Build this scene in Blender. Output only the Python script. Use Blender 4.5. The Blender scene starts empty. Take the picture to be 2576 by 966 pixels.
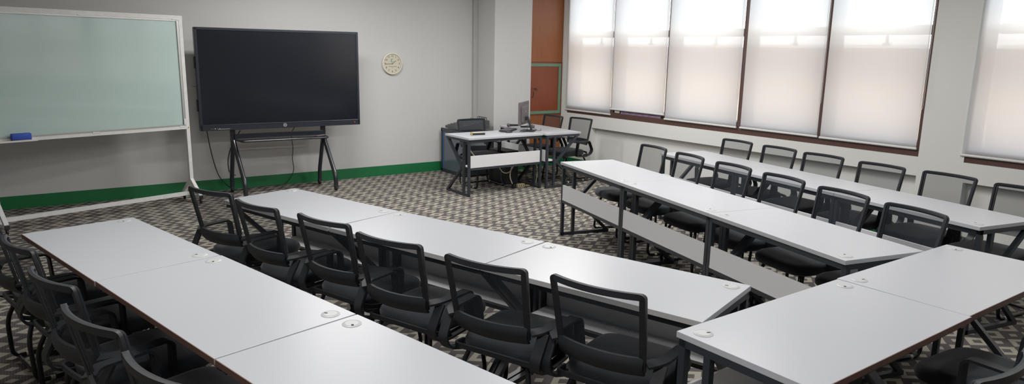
import bpy, bmesh, math, random
from mathutils import Vector, Matrix
random.seed(7)
COL = bpy.context.scene.collection
PI = math.pi

# ---------------------------------------------------------------- materials
class NT:
    """tiny helper for building node trees"""
    def __init__(s, name):
        s.m = bpy.data.materials.new(name); s.m.use_nodes = True
        s.t = s.m.node_tree; s.t.nodes.clear()
        s.out = s.t.nodes.new('ShaderNodeOutputMaterial')
    def n(s, typ, **kw):
        nd = s.t.nodes.new(typ)
        for k, v in kw.items(): setattr(nd, k, v)
        return nd
    def l(s, a, b): s.t.links.new(a, b)
    def put(s, sock, v):
        if hasattr(v, 'is_linked') or isinstance(v, bpy.types.NodeSocket): s.l(v, sock)
        else: sock.default_value = v
    def math(s, op, a, b=0.0, c=None):
        nd = s.n('ShaderNodeMath', operation=op)
        s.put(nd.inputs[0], a); s.put(nd.inputs[1], b)
        if c is not None: s.put(nd.inputs[2], c)
        return nd.outputs[0]
    def mix(s, f, a, b):
        nd = s.n('ShaderNodeMix', data_type='RGBA')
        s.put(nd.inputs[0], f)
        s.put(nd.inputs[6], a); s.put(nd.inputs[7], b)
        return nd.outputs[2]
    def noise(s, scale, detail=3, rough=.5, coord='Object', sc=None):
        tc = s.n('ShaderNodeTexCoord'); nz = s.n('ShaderNodeTexNoise')
        nz.inputs['Scale'].default_value = scale; nz.inputs['Detail'].default_value = detail
        nz.inputs['Roughness'].default_value = rough
        src = tc.outputs[coord]
        if sc:
            mp = s.n('ShaderNodeMapping'); mp.inputs['Scale'].default_value = sc
            s.l(src, mp.inputs[0]); src = mp.outputs[0]
        s.l(src, nz.inputs['Vector'])
        return nz.outputs['Fac']
    def bsdf(s, col, rough=.5, metal=0, spec=.5, **kw):
        b = s.n('ShaderNodeBsdfPrincipled')
        s.put(b.inputs['Base Color'], col); s.put(b.inputs['Roughness'], rough)
        s.put(b.inputs['Metallic'], metal); b.inputs['Specular IOR Level'].default_value = spec
        for k, v in kw.items(): s.put(b.inputs[k], v)
        return b
    def bump(s, b, h, dist=.001, strength=1):
        bp = s.n('ShaderNodeBump'); bp.inputs['Distance'].default_value = dist
        bp.inputs['Strength'].default_value = strength
        s.l(h, bp.inputs['Height']); s.l(bp.outputs[0], b.inputs['Normal'])
    def done(s, sh): s.l(sh, s.out.inputs['Surface']); return s.m

def srgb(r, g, b, a=1):
    f = lambda c: ((c/255+.055)/1.055)**2.4 if c/255 > .04045 else c/255/12.92
    return (f(r), f(g), f(b), a)

def plain(name, col, rough=.5, metal=0, spec=.5, var=.06, nscale=8, bump=0, bscale=200):
    t = NT(name); nz = t.noise(nscale, 4)
    dark = tuple(c*(1-var) for c in col[:3]) + (1,); light = tuple(min(1, c*(1+var)) for c in col[:3]) + (1,)
    b = t.bsdf(t.mix(nz, dark, light), rough, metal, spec)
    if bump: t.bump(b, t.noise(bscale, 2), bump)
    return t.done(b.outputs[0])

M = {}
M['wall'] = plain('painted_wall', srgb(194, 193, 191), .75, var=.02, nscale=1.5, bump=.0003, bscale=60, spec=.25)
M['window_wall'] = plain('painted_window_wall', srgb(220, 220, 215), .7, var=.02, nscale=2, bump=.0003, bscale=60, spec=.25)
M['ceiling'] = plain('ceiling_paint', srgb(225, 224, 220), .8, var=.02)
M['green'] = plain('green_skirting_paint', srgb(18, 96, 52), .45, var=.12, nscale=3, spec=.4)
M['black_metal'] = plain('black_powder_coated_steel', srgb(34, 39, 46), .42, .0, spec=.5, var=.12, nscale=30)
M['black_plastic'] = plain('black_plastic', srgb(16, 19, 24), .55, 0, spec=.5, var=.1, nscale=40)
M['tube'] = plain('black_enamel_tube', srgb(22, 23, 26), .25, .3, spec=.5)
M['clip'] = plain('pale_glide', srgb(175, 172, 160), .5)
M['desk_white'] = plain('white_laminate', srgb(180, 182, 187), .33, 0, spec=.45, var=.012, nscale=3)
M['desk_edge'] = plain('white_edge_band', srgb(176, 175, 174), .5, 0, var=.03)
M['brown_edge'] = plain('brown_edge_band', srgb(104, 72, 60), .55, 0, var=.15, nscale=25)
M['shelf_white'] = plain('white_board', srgb(220, 220, 222), .5, 0, var=.02)
M['cap'] = plain('white_plastic_cap', srgb(184, 185, 185), .4, 0, var=.02)
M['hole'] = plain('dark_hole', srgb(22, 22, 24), .8)
M['gray_hole'] = plain('gray_recess', srgb(150, 150, 146), .7)
M['brown_frame'] = plain('brown_window_frame', srgb(74, 48, 42), .42, 0, var=.2, nscale=12)
M['blind_rail'] = plain('white_blind_rail', srgb(214, 214, 212), .5, 0, var=.02)
M['bead'] = plain('white_bead_chain', srgb(205, 203, 198), .4)
M['alu'] = plain('brushed_aluminium', srgb(186, 184, 180), .32, .75, var=.1, nscale=40)
M['board_paint'] = plain('scuffed_white_paint', srgb(208, 207, 205), .45, 0, var=.16, nscale=24)
M['tv_body'] = plain('black_display_housing', srgb(24, 28, 38), .3, 0, spec=.5, var=.08)
M['steel_dark'] = plain('dark_chromed_leg', srgb(70, 72, 76), .22, .85, var=.1)
M['logo'] = plain('grey_emblem', srgb(170, 172, 176), .4)
M['red_led'] = plain('red_led', srgb(205, 40, 30), .4)
M['blue_felt'] = plain('blue_eraser', srgb(24, 64, 165), .7, 0, var=.15, nscale=60)
M['blue_strip'] = plain('blue_strip', srgb(30, 92, 170), .5)
M['cable'] = plain('black_cable', srgb(18, 18, 20), .5)
M['cream_cable'] = plain('cream_cable', srgb(196, 188, 165), .5)
M['blue_cable'] = plain('blue_cable', srgb(34, 46, 96), .5)
M['beige'] = plain('beige_plastic', srgb(205, 190, 140), .5)
M['clock_rim'] = plain('clock_rim', srgb(236, 226, 208), .3, 0)
M['clock_face'] = plain('clock_face', srgb(196, 190, 168), .5, 0, var=.02)
M['ink'] = plain('grey_ink', srgb(70, 68, 62), .6)
M['green_paint'] = plain('grey_green_door_trim', srgb(92, 128, 104), .5, 0, var=.08)
M['monitor'] = plain('brown_grey_plastic', srgb(84, 76, 78), .42, 0, var=.05)
M['logo_blue'] = plain('badge_blue', srgb(70, 110, 170), .5); M['logo_green'] = plain('badge_green', srgb(150, 175, 90), .5)
M['logo_yellow'] = plain('badge_yellow', srgb(205, 200, 130), .5)
M['gold'] = plain('gold_trim', srgb(190, 165, 95), .4, .4)
M['conduit'] = plain('grey_conduit', srgb(165, 165, 163), .5)
M['glass_reflection'] = plain('cabinet_glass_reflection_tint', srgb(78, 86, 96), .15, 0, spec=.6)  # grey-blue reflection on the rack door put into the glass colour
M['outside_cream'] = plain('outside_render', srgb(250, 226, 198), .8, var=.05, nscale=.4)
M['outside_grey'] = plain('outside_eaves', srgb(172, 168, 176), .8, var=.05, nscale=.4)
M['mixer'] = plain('grey_mixer_panel', srgb(62, 64, 68), .5); M['knob'] = plain('knob_caps', srgb(80, 80, 82), .5, var=.5, nscale=40)
M['plastic_wrap'] = plain('clear_wrap', srgb(190, 180, 168), .25)

# seat cloth
t = NT('black_seat_cloth'); nz = t.noise(350, 2)
b = t.bsdf(t.mix(nz, srgb(15, 18, 23), srgb(34, 39, 46)), .85, 0, .25, **{'Sheen Weight': .15})
t.bump(b, nz, .0006); M['cloth'] = t.done(b.outputs[0])

# open mesh of the chair backs: knitted net with holes, seen as alternating fine strands
t = NT('black_back_net'); tc = t.n('ShaderNodeTexCoord'); sx = t.n('ShaderNodeSeparateXYZ'); t.l(tc.outputs['Object'], sx.inputs[0])
wx = t.math('SINE', t.math('MULTIPLY', sx.outputs[0], 2*PI/.0042)); wz = t.math('SINE', t.math('MULTIPLY', sx.outputs[2], 2*PI/.0042))
pat = t.math('MULTIPLY', wx, wz)                             # -1..1 diamond net
hole = t.math('SMOOTH_MAX', t.math('MULTIPLY_ADD', pat, .5, .53), .0, .1)
hole = t.math('MINIMUM', hole, .92)
tr = t.n('ShaderNodeBsdfTransparent'); df = t.bsdf(srgb(36, 40, 47), .7, 0, .2)
mx = t.n('ShaderNodeMixShader'); t.l(hole, mx.inputs[0]); t.l(df.outputs[0], mx.inputs[1]); t.l(tr.outputs[0], mx.inputs[2])
M['net'] = t.done(mx.outputs[0])

# carpet: rows of lozenges, alternating ringed and dotted cells
t = NT('patterned_carpet'); tc = t.n('ShaderNodeTexCoord'); sp = t.n('ShaderNodeSeparateXYZ'); t.l(tc.outputs['Object'], sp.inputs[0])
X, Y = sp.outputs[0], sp.outputs[1]
A2, B2 = .218, .1715
# carpet strips laid side by side: each strip is shifted a little against the last one
strip = t.math('FLOOR', t.math('DIVIDE', t.math('ADD', Y, t.math('MULTIPLY', X, -.03)), 1.90), 0)
shift = t.math('MULTIPLY', t.math('FRACT', t.math('MULTIPLY', strip, .37)), .5)
u = t.math('DIVIDE', X, A2); v = t.math('DIVIDE', Y, B2)
u = t.math('ADD', u, shift)
px, py = 4.523/A2, 6.217/B2
ph = 0.37*3 - math.floor(.37*3)
a = t.math('ADD', t.math('ADD', u, v), 100.5-(px+py)-ph*.5); bb = t.math('ADD', t.math('SUBTRACT', u, v), 100.5-(px-py)-ph*.5)
def cheb(fr): return t.math('ABSOLUTE', t.math('SUBTRACT', t.math('FRACT', fr), .5))
m = t.math('MAXIMUM', cheb(a), cheb(bb))
par = t.math('MODULO', t.math('ADD', t.math('FLOOR', a), t.math('FLOOR', bb)), 2)
inner = t.math('LESS_THAN', m, t.math('SUBTRACT', .195, t.math('MULTIPLY', par, .03)))
rim_in = t.math('LESS_THAN', m, .462)
light = t.math('MULTIPLY', rim_in, t.math('ABSOLUTE', t.math('SUBTRACT', inner, t.math('SUBTRACT', 1.0, par))))   # par 0: ring, par 1: dot
# knitted ribs show light through the dark yarn
rib = t.math('MULTIPLY_ADD', t.math('SINE', t.math('MULTIPLY', Y, 2*PI/.009)), .5, .5)
rib2 = t.math('MULTIPLY_ADD', t.math('SINE', t.math('MULTIPLY', X, 2*PI/.014)), .5, .5)
nz = t.noise(90, 3); big = t.noise(1.3, 3)
dk = t.mix(t.math('MULTIPLY', t.math('MULTIPLY', rib, rib2), .35), t.mix(nz, srgb(52, 47, 50), srgb(76, 70, 73)), srgb(135, 130, 120))
lt = t.mix(nz, srgb(140, 135, 121), srgb(166, 160, 144))
col = t.mix(light, dk, lt)
col = t.mix(t.math('MULTIPLY', big, .22), col, srgb(92, 86, 82))
b = t.bsdf(col, .95, 0, .1); t.bump(b, t.noise(400, 2), .002)
M['carpet'] = t.done(b.outputs[0])

# stained plywood of the far door
t = NT('orange_plywood'); g = t.noise(3, 5, .6, sc=(9, 9, 1)); g2 = t.noise(.9, 2)
c = t.mix(g, srgb(122, 60, 20), srgb(156, 84, 30)); c = t.mix(t.math('MULTIPLY', g2, .5), c, srgb(112, 70, 50))
b = t.bsdf(c, .42, 0, .4); M['ply'] = t.done(b.outputs[0])
t = NT('red_brown_door_leaf'); g = t.noise(3, 5, .6, sc=(9, 9, 1))
b = t.bsdf(t.mix(g, srgb(106, 44, 18), srgb(132, 58, 24)), .4, 0, .4); M['leaf'] = t.done(b.outputs[0])

# glass of the marker board: pale aqua back-painted glass
t = NT('aqua_board_glass'); nz = t.noise(1.2, 3)
b = t.bsdf(t.mix(nz, srgb(164, 185, 180), srgb(174, 194, 189)), .07, 0, .55); M['board'] = t.done(b.outputs[0])
# display glass
t = NT('display_glass'); b = t.bsdf(t.mix(t.noise(2, 1), srgb(10, 13, 20), srgb(13, 16, 24)), .16, 0, .5); M['screen'] = t.done(b.outputs[0])

# roller blind cloth: open weave lets a part of the light straight through and scatters the rest
def blind_cloth(name, tint):
    t = NT(name)
    tr = t.n('ShaderNodeBsdfTransparent'); tr.inputs[0].default_value = (1, .985, .97, 1)
    tl = t.n('ShaderNodeBsdfTranslucent'); tl.inputs[0].default_value = tint
    df = t.n('ShaderNodeBsdfDiffuse'); nz = t.noise(2.5, 3)
    t.l(t.mix(nz, srgb(205, 204, 206), srgb(214, 213, 214)), df.inputs[0])
    m1 = t.n('ShaderNodeMixShader'); m1.inputs[0].default_value = .34
    t.l(tl.outputs[0], m1.inputs[1]); t.l(df.outputs[0], m1.inputs[2])
    m2 = t.n('ShaderNodeMixShader'); m2.inputs[0].default_value = .05
    t.l(m1.outputs[0], m2.inputs[1]); t.l(tr.outputs[0], m2.inputs[2])
    return t.done(m2.outputs[0])
M['blind'] = blind_cloth('white_blind_cloth', srgb(234, 237, 238))

# window panes
def pane_mat(name, tint):
    t = NT(name); tr = t.n('ShaderNodeBsdfTransparent'); tr.inputs[0].default_value = tint
    gl = t.n('ShaderNodeBsdfGlossy'); gl.inputs['Roughness'].default_value = .02
    mx = t.n('ShaderNodeMixShader'); mx.inputs[0].default_value = .06
    t.l(tr.outputs[0], mx.inputs[1]); t.l(gl.outputs[0], mx.inputs[2])
    return t.done(mx.outputs[0])
M['pane'] = pane_mat('clear_pane', (.97, .98, .98, 1)); M['pane_tint'] = pane_mat('tinted_pane', (.79, .78, .785, 1))

# ---------------------------------------------------------------- mesh helpers
class MB:
    def __init__(s): s.v = []; s.f = []; s.mi = []; s.cur = 0
    def add(s, vs, fs):
        o = len(s.v); s.v += [tuple(p) for p in vs]; s.f += [tuple(i+o for i in q) for q in fs]; s.mi += [s.cur]*len(fs)
        return s
    def box(s, c, d, R=None, ch=0):
        """box of size d centred at c; ch chamfers the vertical and horizontal edges"""
        hx, hy, hz = d[0]/2, d[1]/2, d[2]/2
        bm = bmesh.new(); bmesh.ops.create_cube(bm, size=1)
        for q in bm.verts: q.co = Vector((q.co.x*2*hx, q.co.y*2*hy, q.co.z*2*hz))
        if ch: bmesh.ops.bevel(bm, geom=bm.edges[:], offset=ch, segments=2, affect='EDGES', profile=.5)
        vs = [Vector(q.co) for q in bm.verts]; bm.verts.index_update()
        fs = [[q.index for q in f.verts] for f in bm.faces]; bm.free()
        if R is not None: vs = [R @ p for p in vs]
        return s.add([p+Vector(c) for p in vs], fs)
    def bar(s, p, q, w, h=None, up=(0, 0, 1)):
        """square bar from p to q"""
        p, q = Vector(p), Vector(q); return s.sweep([p, q], w, h or w, up)
    def sweep(s, pts, w, h, up=(0, 0, 1), closed=False, caps=True, prof=None):
        """rectangular profile: w across (perpendicular to up), h along up"""
        pts = [Vector(p) for p in pts]; n = len(pts); up = Vector(up)
        pr = prof or [(-w/2, -h/2), (w/2, -h/2), (w/2, h/2), (-w/2, h/2)]
        k = len(pr); vs = []
        for i, p in enumerate(pts):
            a = pts[(i-1) % n] if (closed or i > 0) else p
            c = pts[(i+1) % n] if (closed or i < n-1) else p
            d1 = (p-a).normalized() if (p-a).length > 1e-9 else None
            d2 = (c-p).normalized() if (c-p).length > 1e-9 else None
            T = ((d1 or d2)+(d2 or d1)).normalized()
            S = T.cross(up)
            if S.length < 1e-5: S = T.cross(Vector((0, 1, 0)))
            S.normalize(); U = S.cross(T).normalized()
            m = 1.0
            if d1 and d2:
                cs = T.dot(d1); m = 1/max(.5, cs)
            # widen in the bending plane
            bend = (d2-d1) if (d1 and d2) else Vector((0, 0, 0))
            bs = abs(bend.dot(S)); bu = abs(bend.dot(U)); tot = bs+bu
            ms = 1+(m-1)*(bs/tot if tot > 1e-6 else 0); mu = 1+(m-1)*(bu/tot if tot > 1e-6 else 0)
            vs += [p+S*(x*ms)+U*(y*mu) for x, y in pr]
        fs = []
        for i in range(n if closed else n-1):
            a, c = i*k, ((i+1) % n)*k
            for j in range(k):
                j2 = (j+1) % k; fs.append((a+j, a+j2, c+j2, c+j))
        if caps and not closed:
            fs.append(tuple(range(k-1, -1, -1))); fs.append(tuple((n-1)*k+j for j in range(k)))
        return s.add(vs, fs)
    def tube(s, pts, r, seg=10, closed=False, caps=True):
        pts = [Vector(p) for p in pts]; n = len(pts)
        vs = []; prevU = None
        for i, p in enumerate(pts):
            a = pts[(i-1) % n] if (closed or i > 0) else p; c = pts[(i+1) % n] if (closed or i < n-1) else p
            T = (c-a).normalized()
            if prevU is None:
                U = Vector((0, 0, 1)) if abs(T.z) < .9 else Vector((1, 0, 0))
            else: U = prevU
            U = (U-T*U.dot(T)).normalized(); S = T.cross(U); prevU = U
            rr = r[i] if isinstance(r, (list, tuple)) else r
            vs += [p+S*(rr*math.cos(2*PI*j/seg))+U*(rr*math.sin(2*PI*j/seg)) for j in range(seg)]
        fs = []
        for i in range(n if closed else n-1):
            a, c = i*seg, ((i+1) % n)*seg
            for j in range(seg):
                j2 = (j+1) % seg; fs.append((a+j, a+j2, c+j2, c+j))
        if caps and not closed:
            fs.append(tuple(range(seg-1, -1, -1))); fs.append(tuple((n-1)*seg+j for j in range(seg)))
        return s.add(vs, fs)
    def lathe(s, prof, c=(0, 0, 0), seg=24, axis='z'):
        vs = []; n = len(prof); c = Vector(c)
        for r, z in prof:
            for j in range(seg):
                x, y = r*math.cos(2*PI*j/seg), r*math.sin(2*PI*j/seg)
                p = Vector((x, y, z)) if axis == 'z' else (Vector((x, -z, y)) if axis == 'y' else Vector((z, x, y)))
                vs.append(c+p)
        fs = []
        for i in range(n-1):
            for j in range(seg):
                j2 = (j+1) % seg; fs.append((i*seg+j, i*seg+j2, (i+1)*seg+j2, (i+1)*seg+j))
        fs.append(tuple(range(seg-1, -1, -1))); fs.append(tuple((n-1)*seg+j for j in range(seg)))
        return s.add(vs, fs)
    def ball(s, c, r, seg=16, rings=10):
        return s.lathe([(max(1e-4, r*math.sin(PI*i/rings)), -r*math.cos(PI*i/rings)) for i in range(rings+1)], c, seg)
    def grid(s, P, nu, nv):
        """P(i,j) -> point, an open sheet"""
        vs = [P(i/nu, j/nv) for j in range(nv+1) for i in range(nu+1)]
        fs = [(j*(nu+1)+i, j*(nu+1)+i+1, (j+1)*(nu+1)+i+1, (j+1)*(nu+1)+i) for j in range(nv) for i in range(nu)]
        return s.add(vs, fs)
    def slab(s, P, nu, nv, th):
        """closed sheet of thickness th along y"""
        o = Vector((0, th, 0)); k = (nu+1)*(nv+1)
        vs = [Vector(P(i/nu, j/nv)) for j in range(nv+1) for i in range(nu+1)]
        vs += [p+o for p in vs]; fs = []
        for j in range(nv):
            for i in range(nu):
                a = j*(nu+1)+i; q = (a, a+1, a+nu+2, a+nu+1); fs.append(q); fs.append(tuple(x+k for x in q[::-1]))
        rim = [i for i in range(nu+1)]+[j*(nu+1)+nu for j in range(1, nv+1)]+[nv*(nu+1)+i for i in range(nu-1, -1, -1)]+[j*(nu+1) for j in range(nv-1, 0, -1)]
        for a, c in zip(rim, rim[1:]+rim[:1]): fs.append((a, c, c+k, a+k)[::-1])
        return s.add(vs, fs)
    def obj(s, name, mat, parent=None, loc=(0, 0, 0), rot=(0, 0, 0), smooth=False):
        me = bpy.data.meshes.new(name); me.from_pydata(s.v, [], s.f)
        mats = mat if isinstance(mat, list) else [mat]
        for q in mats: me.materials.append(q)
        if len(mats) > 1: me.polygons.foreach_set('material_index', s.mi)
        bm = bmesh.new(); bm.from_mesh(me); bmesh.ops.recalc_face_normals(bm, faces=bm.faces); bm.to_mesh(me); bm.free()
        if smooth:
            me.polygons.foreach_set('use_smooth', [True]*len(me.polygons))
            me.set_sharp_from_angle(angle=math.radians(38))
        o = bpy.data.objects.new(name, me); COL.objects.link(o); o.location = loc; o.rotation_euler = rot
        if parent: o.parent = parent
        return o

def arc(c, r, a0, a1, n, plane='yz', x=0):
    out = []
    for i in range(n+1):
        a = a0+(a1-a0)*i/n
        out.append(Vector((x, c[0]+r*math.cos(a), c[1]+r*math.sin(a))))
    return out
def rounded(pts, r, n=4, closed=False):
    """round the corners of a polyline"""
    P = [Vector(p) for p in pts]; out = []; m = len(P)
    for i, p in enumerate(P):
        if not closed and i in (0, m-1): out.append(p); continue
        a, c = P[(i-1) % m], P[(i+1) % m]
        ra = min(r, (a-p).length*.48, (c-p).length*.48)
        p0 = p+(a-p).normalized()*ra; p1 = p+(c-p).normalized()*ra
        for k in range(n+1):
            q = k/n; out.append(p0*(1-q)**2+p*2*q*(1-q)+p1*q*q)
    return out
def tag(o, label, cat, group=None):
    o['label'] = label; o['category'] = cat
    if group: o['group'] = group
    return o
def thing(name, label, cat, loc=(0, 0, 0), rz=0, group=None):
    o = bpy.data.objects.new(name, None); COL.objects.link(o); o.empty_display_size = .05
    o.location = loc; o.rotation_euler = (0, 0, rz)
    return tag(o, label, cat, group)
def struct(o): o['kind'] = 'structure'; return o
def copy_tree(o, parent=None):
    c = o.copy(); COL.objects.link(c)
    if parent: c.parent = parent
    for ch in list(o.children): copy_tree(ch, c)
    return c
def text_mesh(txt, size, name, mat, parent, M4, extrude=.0004, bold=0):
    cu = bpy.data.curves.new(name, 'FONT'); cu.body = txt; cu.size = size; cu.align_x = 'CENTER'; cu.align_y = 'CENTER'
    cu.extrude = extrude; cu.offset = bold
    o = bpy.data.objects.new(name, cu); COL.objects.link(o)
    dg = bpy.context.evaluated_depsgraph_get(); me = bpy.data.meshes.new_from_object(o.evaluated_get(dg))
    bpy.data.objects.remove(o); me.materials.clear(); me.materials.append(mat)
    me.transform(M4); q = bpy.data.objects.new(name, me); COL.objects.link(q)
    if parent: q.parent = parent
    return q

# ---------------------------------------------------------------- room shell
YF = 9.32; XW = 7.17; XR = 7.27; YB = -3.5; XL = -3.2; HC = 3.0; YD = 8.92
fl = MB().box(((XL+8)/2, (YB+YF+.2)/2, -.05), (8-XL+.4, YF-YB+.6, .1)).obj('floor', M['carpet']); struct(fl)
struct(MB().box(((XL+7.6)/2, (YB+YF)/2+.1, HC+.05), (7.6-XL+.4, YF-YB+.6, .1)).obj('ceiling', M['ceiling']))
struct(MB().box(((XL+5.75)/2, YF+.1, HC/2), (5.75-XL+.2, .2, HC)).obj('wall_front', M['wall']))
struct(MB().box((XL-.1, (YB+YF)/2, HC/2), (.2, YF-YB+.4, HC)).obj('wall_left', M['wall']))
struct(MB().box(((XL+7.5)/2, YB-.1, HC/2), (7.5-XL+.2, .2, HC)).obj('wall_back', M['wall']))
struct(MB().box(((5.75+6.43)/2, (8.79+YF+.2)/2, HC/2), (.68, YF+.2-8.79, HC), ch=.004).obj('wall_column', M['wall']))
# wall around the boarded door between the column and the window wall
mb = MB(); mb.box(((6.43+7.5)/2, YD+.13, HC/2), (1.07, .18, HC)); struct(mb.obj('wall_door', M['wall']))
mb = MB(); d = mb.box((5.715, YF-.03, HC/2), (.07, .06, HC), ch=.008); struct(mb.obj('trim_conduit', M['conduit']))
# window wall: ledge band, piers, recessed dado panels
mb = MB()
def wbox(x0, x1, y0, y1, z0, z1): mb.box(((x0+x1)/2, (y0+y1)/2, (z0+z1)/2), (x1-x0, y1-y0, z1-z0))
XO = 7.46
wbox(XW, XO, YB, 8.80, .68, .868)                    # band below the windows
wbox(XR, XO, YB, 8.80, 0, .68)                       # recessed wall under the band
wbox(XW, XR, 2.86, 3.285, 0, .68)                    # pilasters
wbox(XW, XR, 8.17, 8.80, 0, .68); wbox(XW, XR, YB, -.1, 0, .68)
wbox(XW, XO, 2.88, 3.29, .868, HC)                   # pier between windows
wbox(XW, XO, 8.80, YD+.3, 0, HC)                     # corner pier
wbox(XW, XO, -.10, .30, .868, HC); wbox(XW, XO, YB, -3.2, .868, HC)
wbox(XW, XO, .30, 2.88, 2.85, HC); wbox(XW, XO, -3.2, -.10, 2.85, HC); wbox(XW, XO, 3.29, 8.80, 2.85, HC)
struct(mb.obj('wall_right', M['window_wall']))
# green skirtings
HB = .145
mb = MB(); mb.box(((XL+5.75)/2, YF-.006, HB/2), (5.75-XL, .012, HB)); struct(mb.obj('baseboard_front', M['green']))
mb = MB(); mb.box((5.744, (8.79+YF)/2, HB/2), (.012, YF-8.79, HB)); mb.box(((5.738+6.43)/2, 8.784, HB/2), (.69, .012, HB)); struct(mb.obj('baseboard_column', M['green']))
mb = MB(); mb.box((6.80, YD-.024, HB/2), (.74, .012, HB)); struct(mb.obj('baseboard_door', M['green']))
mb = MB()
mb.box((XR-.006, (3.285+8.17)/2, HB/2), (.012, 8.17-3.285, HB)); mb.box((XW-.006, (8.17+YD)/2-.012, HB/2), (.012, YD-8.17, HB))
mb.box((XW-.006, (2.86+3.285)/2, HB/2), (.012, .425, HB)); mb.box((XR-.006, (2.86-.1)/2, HB/2), (.012, 2.96, HB))
struct(mb.obj('baseboard_right', M['green']))
mb = MB(); mb.box((XL+.006, (YB+YF)/2, HB/2), (.012, YF-YB, HB)); struct(mb.obj('baseboard_left', M['green']))

# boarded door: plywood panels above and below, small door leaf with green trim
dr = bpy.data.objects.new('door_1', None); COL.objects.link(dr); dr.location = (6.80, YD, 0); struct(dr)
mb = MB(); mb.box((0, .028, 2.32), (.725, .02, 1.30)); mb.obj('upper_panel', M['ply'], dr)
mb = MB(); mb.box((0, .028, .50), (.725, .02, .715)); mb.obj('lower_panel', M['ply'], dr)
mb = MB(); mb.box((0, .026, 1.245), (.725, .03, .84)); mb.obj('door_leaf', M['leaf'], dr)
mb = MB()
for z in (1.622, .872): mb.box((-.02, .004, z), (.70, .012, .045))
mb.box((.305, .004, 1.247), (.045, .012, .70)); mb.obj('door_trim', M['green_paint'], dr)
mb = MB(); mb.lathe([(.008, 0), (.008, .03), (.02, .035), (.022, .05), (.012, .06)], (-.19, .0, 1.252), 16, 'y'); 
kn = mb.obj('door_knob', M['brown_frame'], dr, smooth=True)
mb = MB(); mb.tube(rounded([(-.235, -.003, 1.20), (-.235, -.03, 1.19), (-.25, -.03, 1.12), (-.235, -.003, 1.11)], .01), .006); mb.obj('door_handle', M['hole'], dr, smooth=True)
mb = MB(); mb.tube([(.362, .004, z) for z in (0.15, .6, 1.1, 1.6, 2.1, 2.6, 2.97)], .005, 6); mb.obj('paint_line', M['wall'], dr)
sw = thing('light_switch', 'small cream light switch beside the column edge above the green door trim', 'switch', (6.462, YD-.012, 1.685))
mb = MB(); mb.box((0, 0.026, 0), (.06, .012, .085), ch=.003); mb.obj('switch_plate', M['cap'], sw); mb = MB(); mb.box((0, .0175, 0), (.02, .006, .035), ch=.001); mb.obj('rocker', M['desk_edge'], sw)

# windows
def window(idx, y0, y1, mull):
    w = bpy.data.objects.new('window_%d' % idx, None); COL.objects.link(w); w.location = (XW, (y0+y1)/2, .868); struct(w)
    oy = (y0+y1)/2; oz = .868; xg = .235
    mb = MB()
    def bx(xa, xb, ya, yb, za, zb): mb.box(((xa+xb)/2, (ya+yb)/2-oy, (za+zb)/2-oz), (xb-xa, yb-ya, zb-za), ch=.002)
    bx(.012, .27, y0, y1, .868, .945); bx(.045, .27, y0, y1, .94, 1.01); bx(.03, .27, y0, y1, 2.80, 2.85)
    bx(.012, .26, y0, y0+.035, .945, 2.80); bx(.03, .26, y1-.03, y1, .945, 2.80)
    for m_ in mull: bx(.02, .26, m_-.03, m_+.03, .945, 2.80)
    mb.obj('window_frame', M['brown_frame'], w)
    ed = [y0+.035]+list(mull)+[y1-.03]; ed.sort()
    for a, c in zip(ed, ed[1:]):
        a2, c2 = a+.03, c-.03; mid = (a2+c2)/2
        mb = MB(); bx(xg-.025, xg+.025, a2, c2, 2.055, 2.15); mb.obj('transom', M['brown_frame'], w)
        mb = MB(); bx(xg, xg+.006, a2, c2, .945, 1.958); mb.obj('lower_pane', M['pane_tint'], w)
        mb = MB(); bx(xg, xg+.006, a2, c2, 2.15, 2.80); mb.obj('upper_pane', M['pane'], w)
        mb = MB(); bx(xg-.03, xg-.004, mid-.012, mid+.012, 1.955, 2.12); bx(xg-.04, xg-.004, mid-.035, mid+.035, 1.948, 1.972); mb.obj('window_catch', M['hole'], w)
    return w
window(1, 3.29, 8.80, [4.37, 5.45, 6.665, 7.75])
window(2, .30, 2.88, [1.6])
window(3, -3.2, -.10, [-1.65])  # unseen; added with its blind for light and display reflections
# outside world beyond the windows
mb = MB(); mb.box((11.2, 5, -.75), (.3, 40, 4.4)); o = mb.obj('outside_wall', M['outside_cream']); struct(o)
mb = MB(); mb.box((11.0, 5, 1.72), (.9, 40, .5)); o = mb.obj('outside_eaves', M['outside_grey']); struct(o)
mb = MB(); mb.box((30, 5, -3), (45, 90, .2)); o = mb.obj('outside_ground', M['outside_cream']); struct(o)

mb = MB(); mb.box((7.80, 3, 2.115), (.62, 14, .06)); o = mb.obj('outside_sunshade', M['outside_grey']); struct(o)

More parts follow.
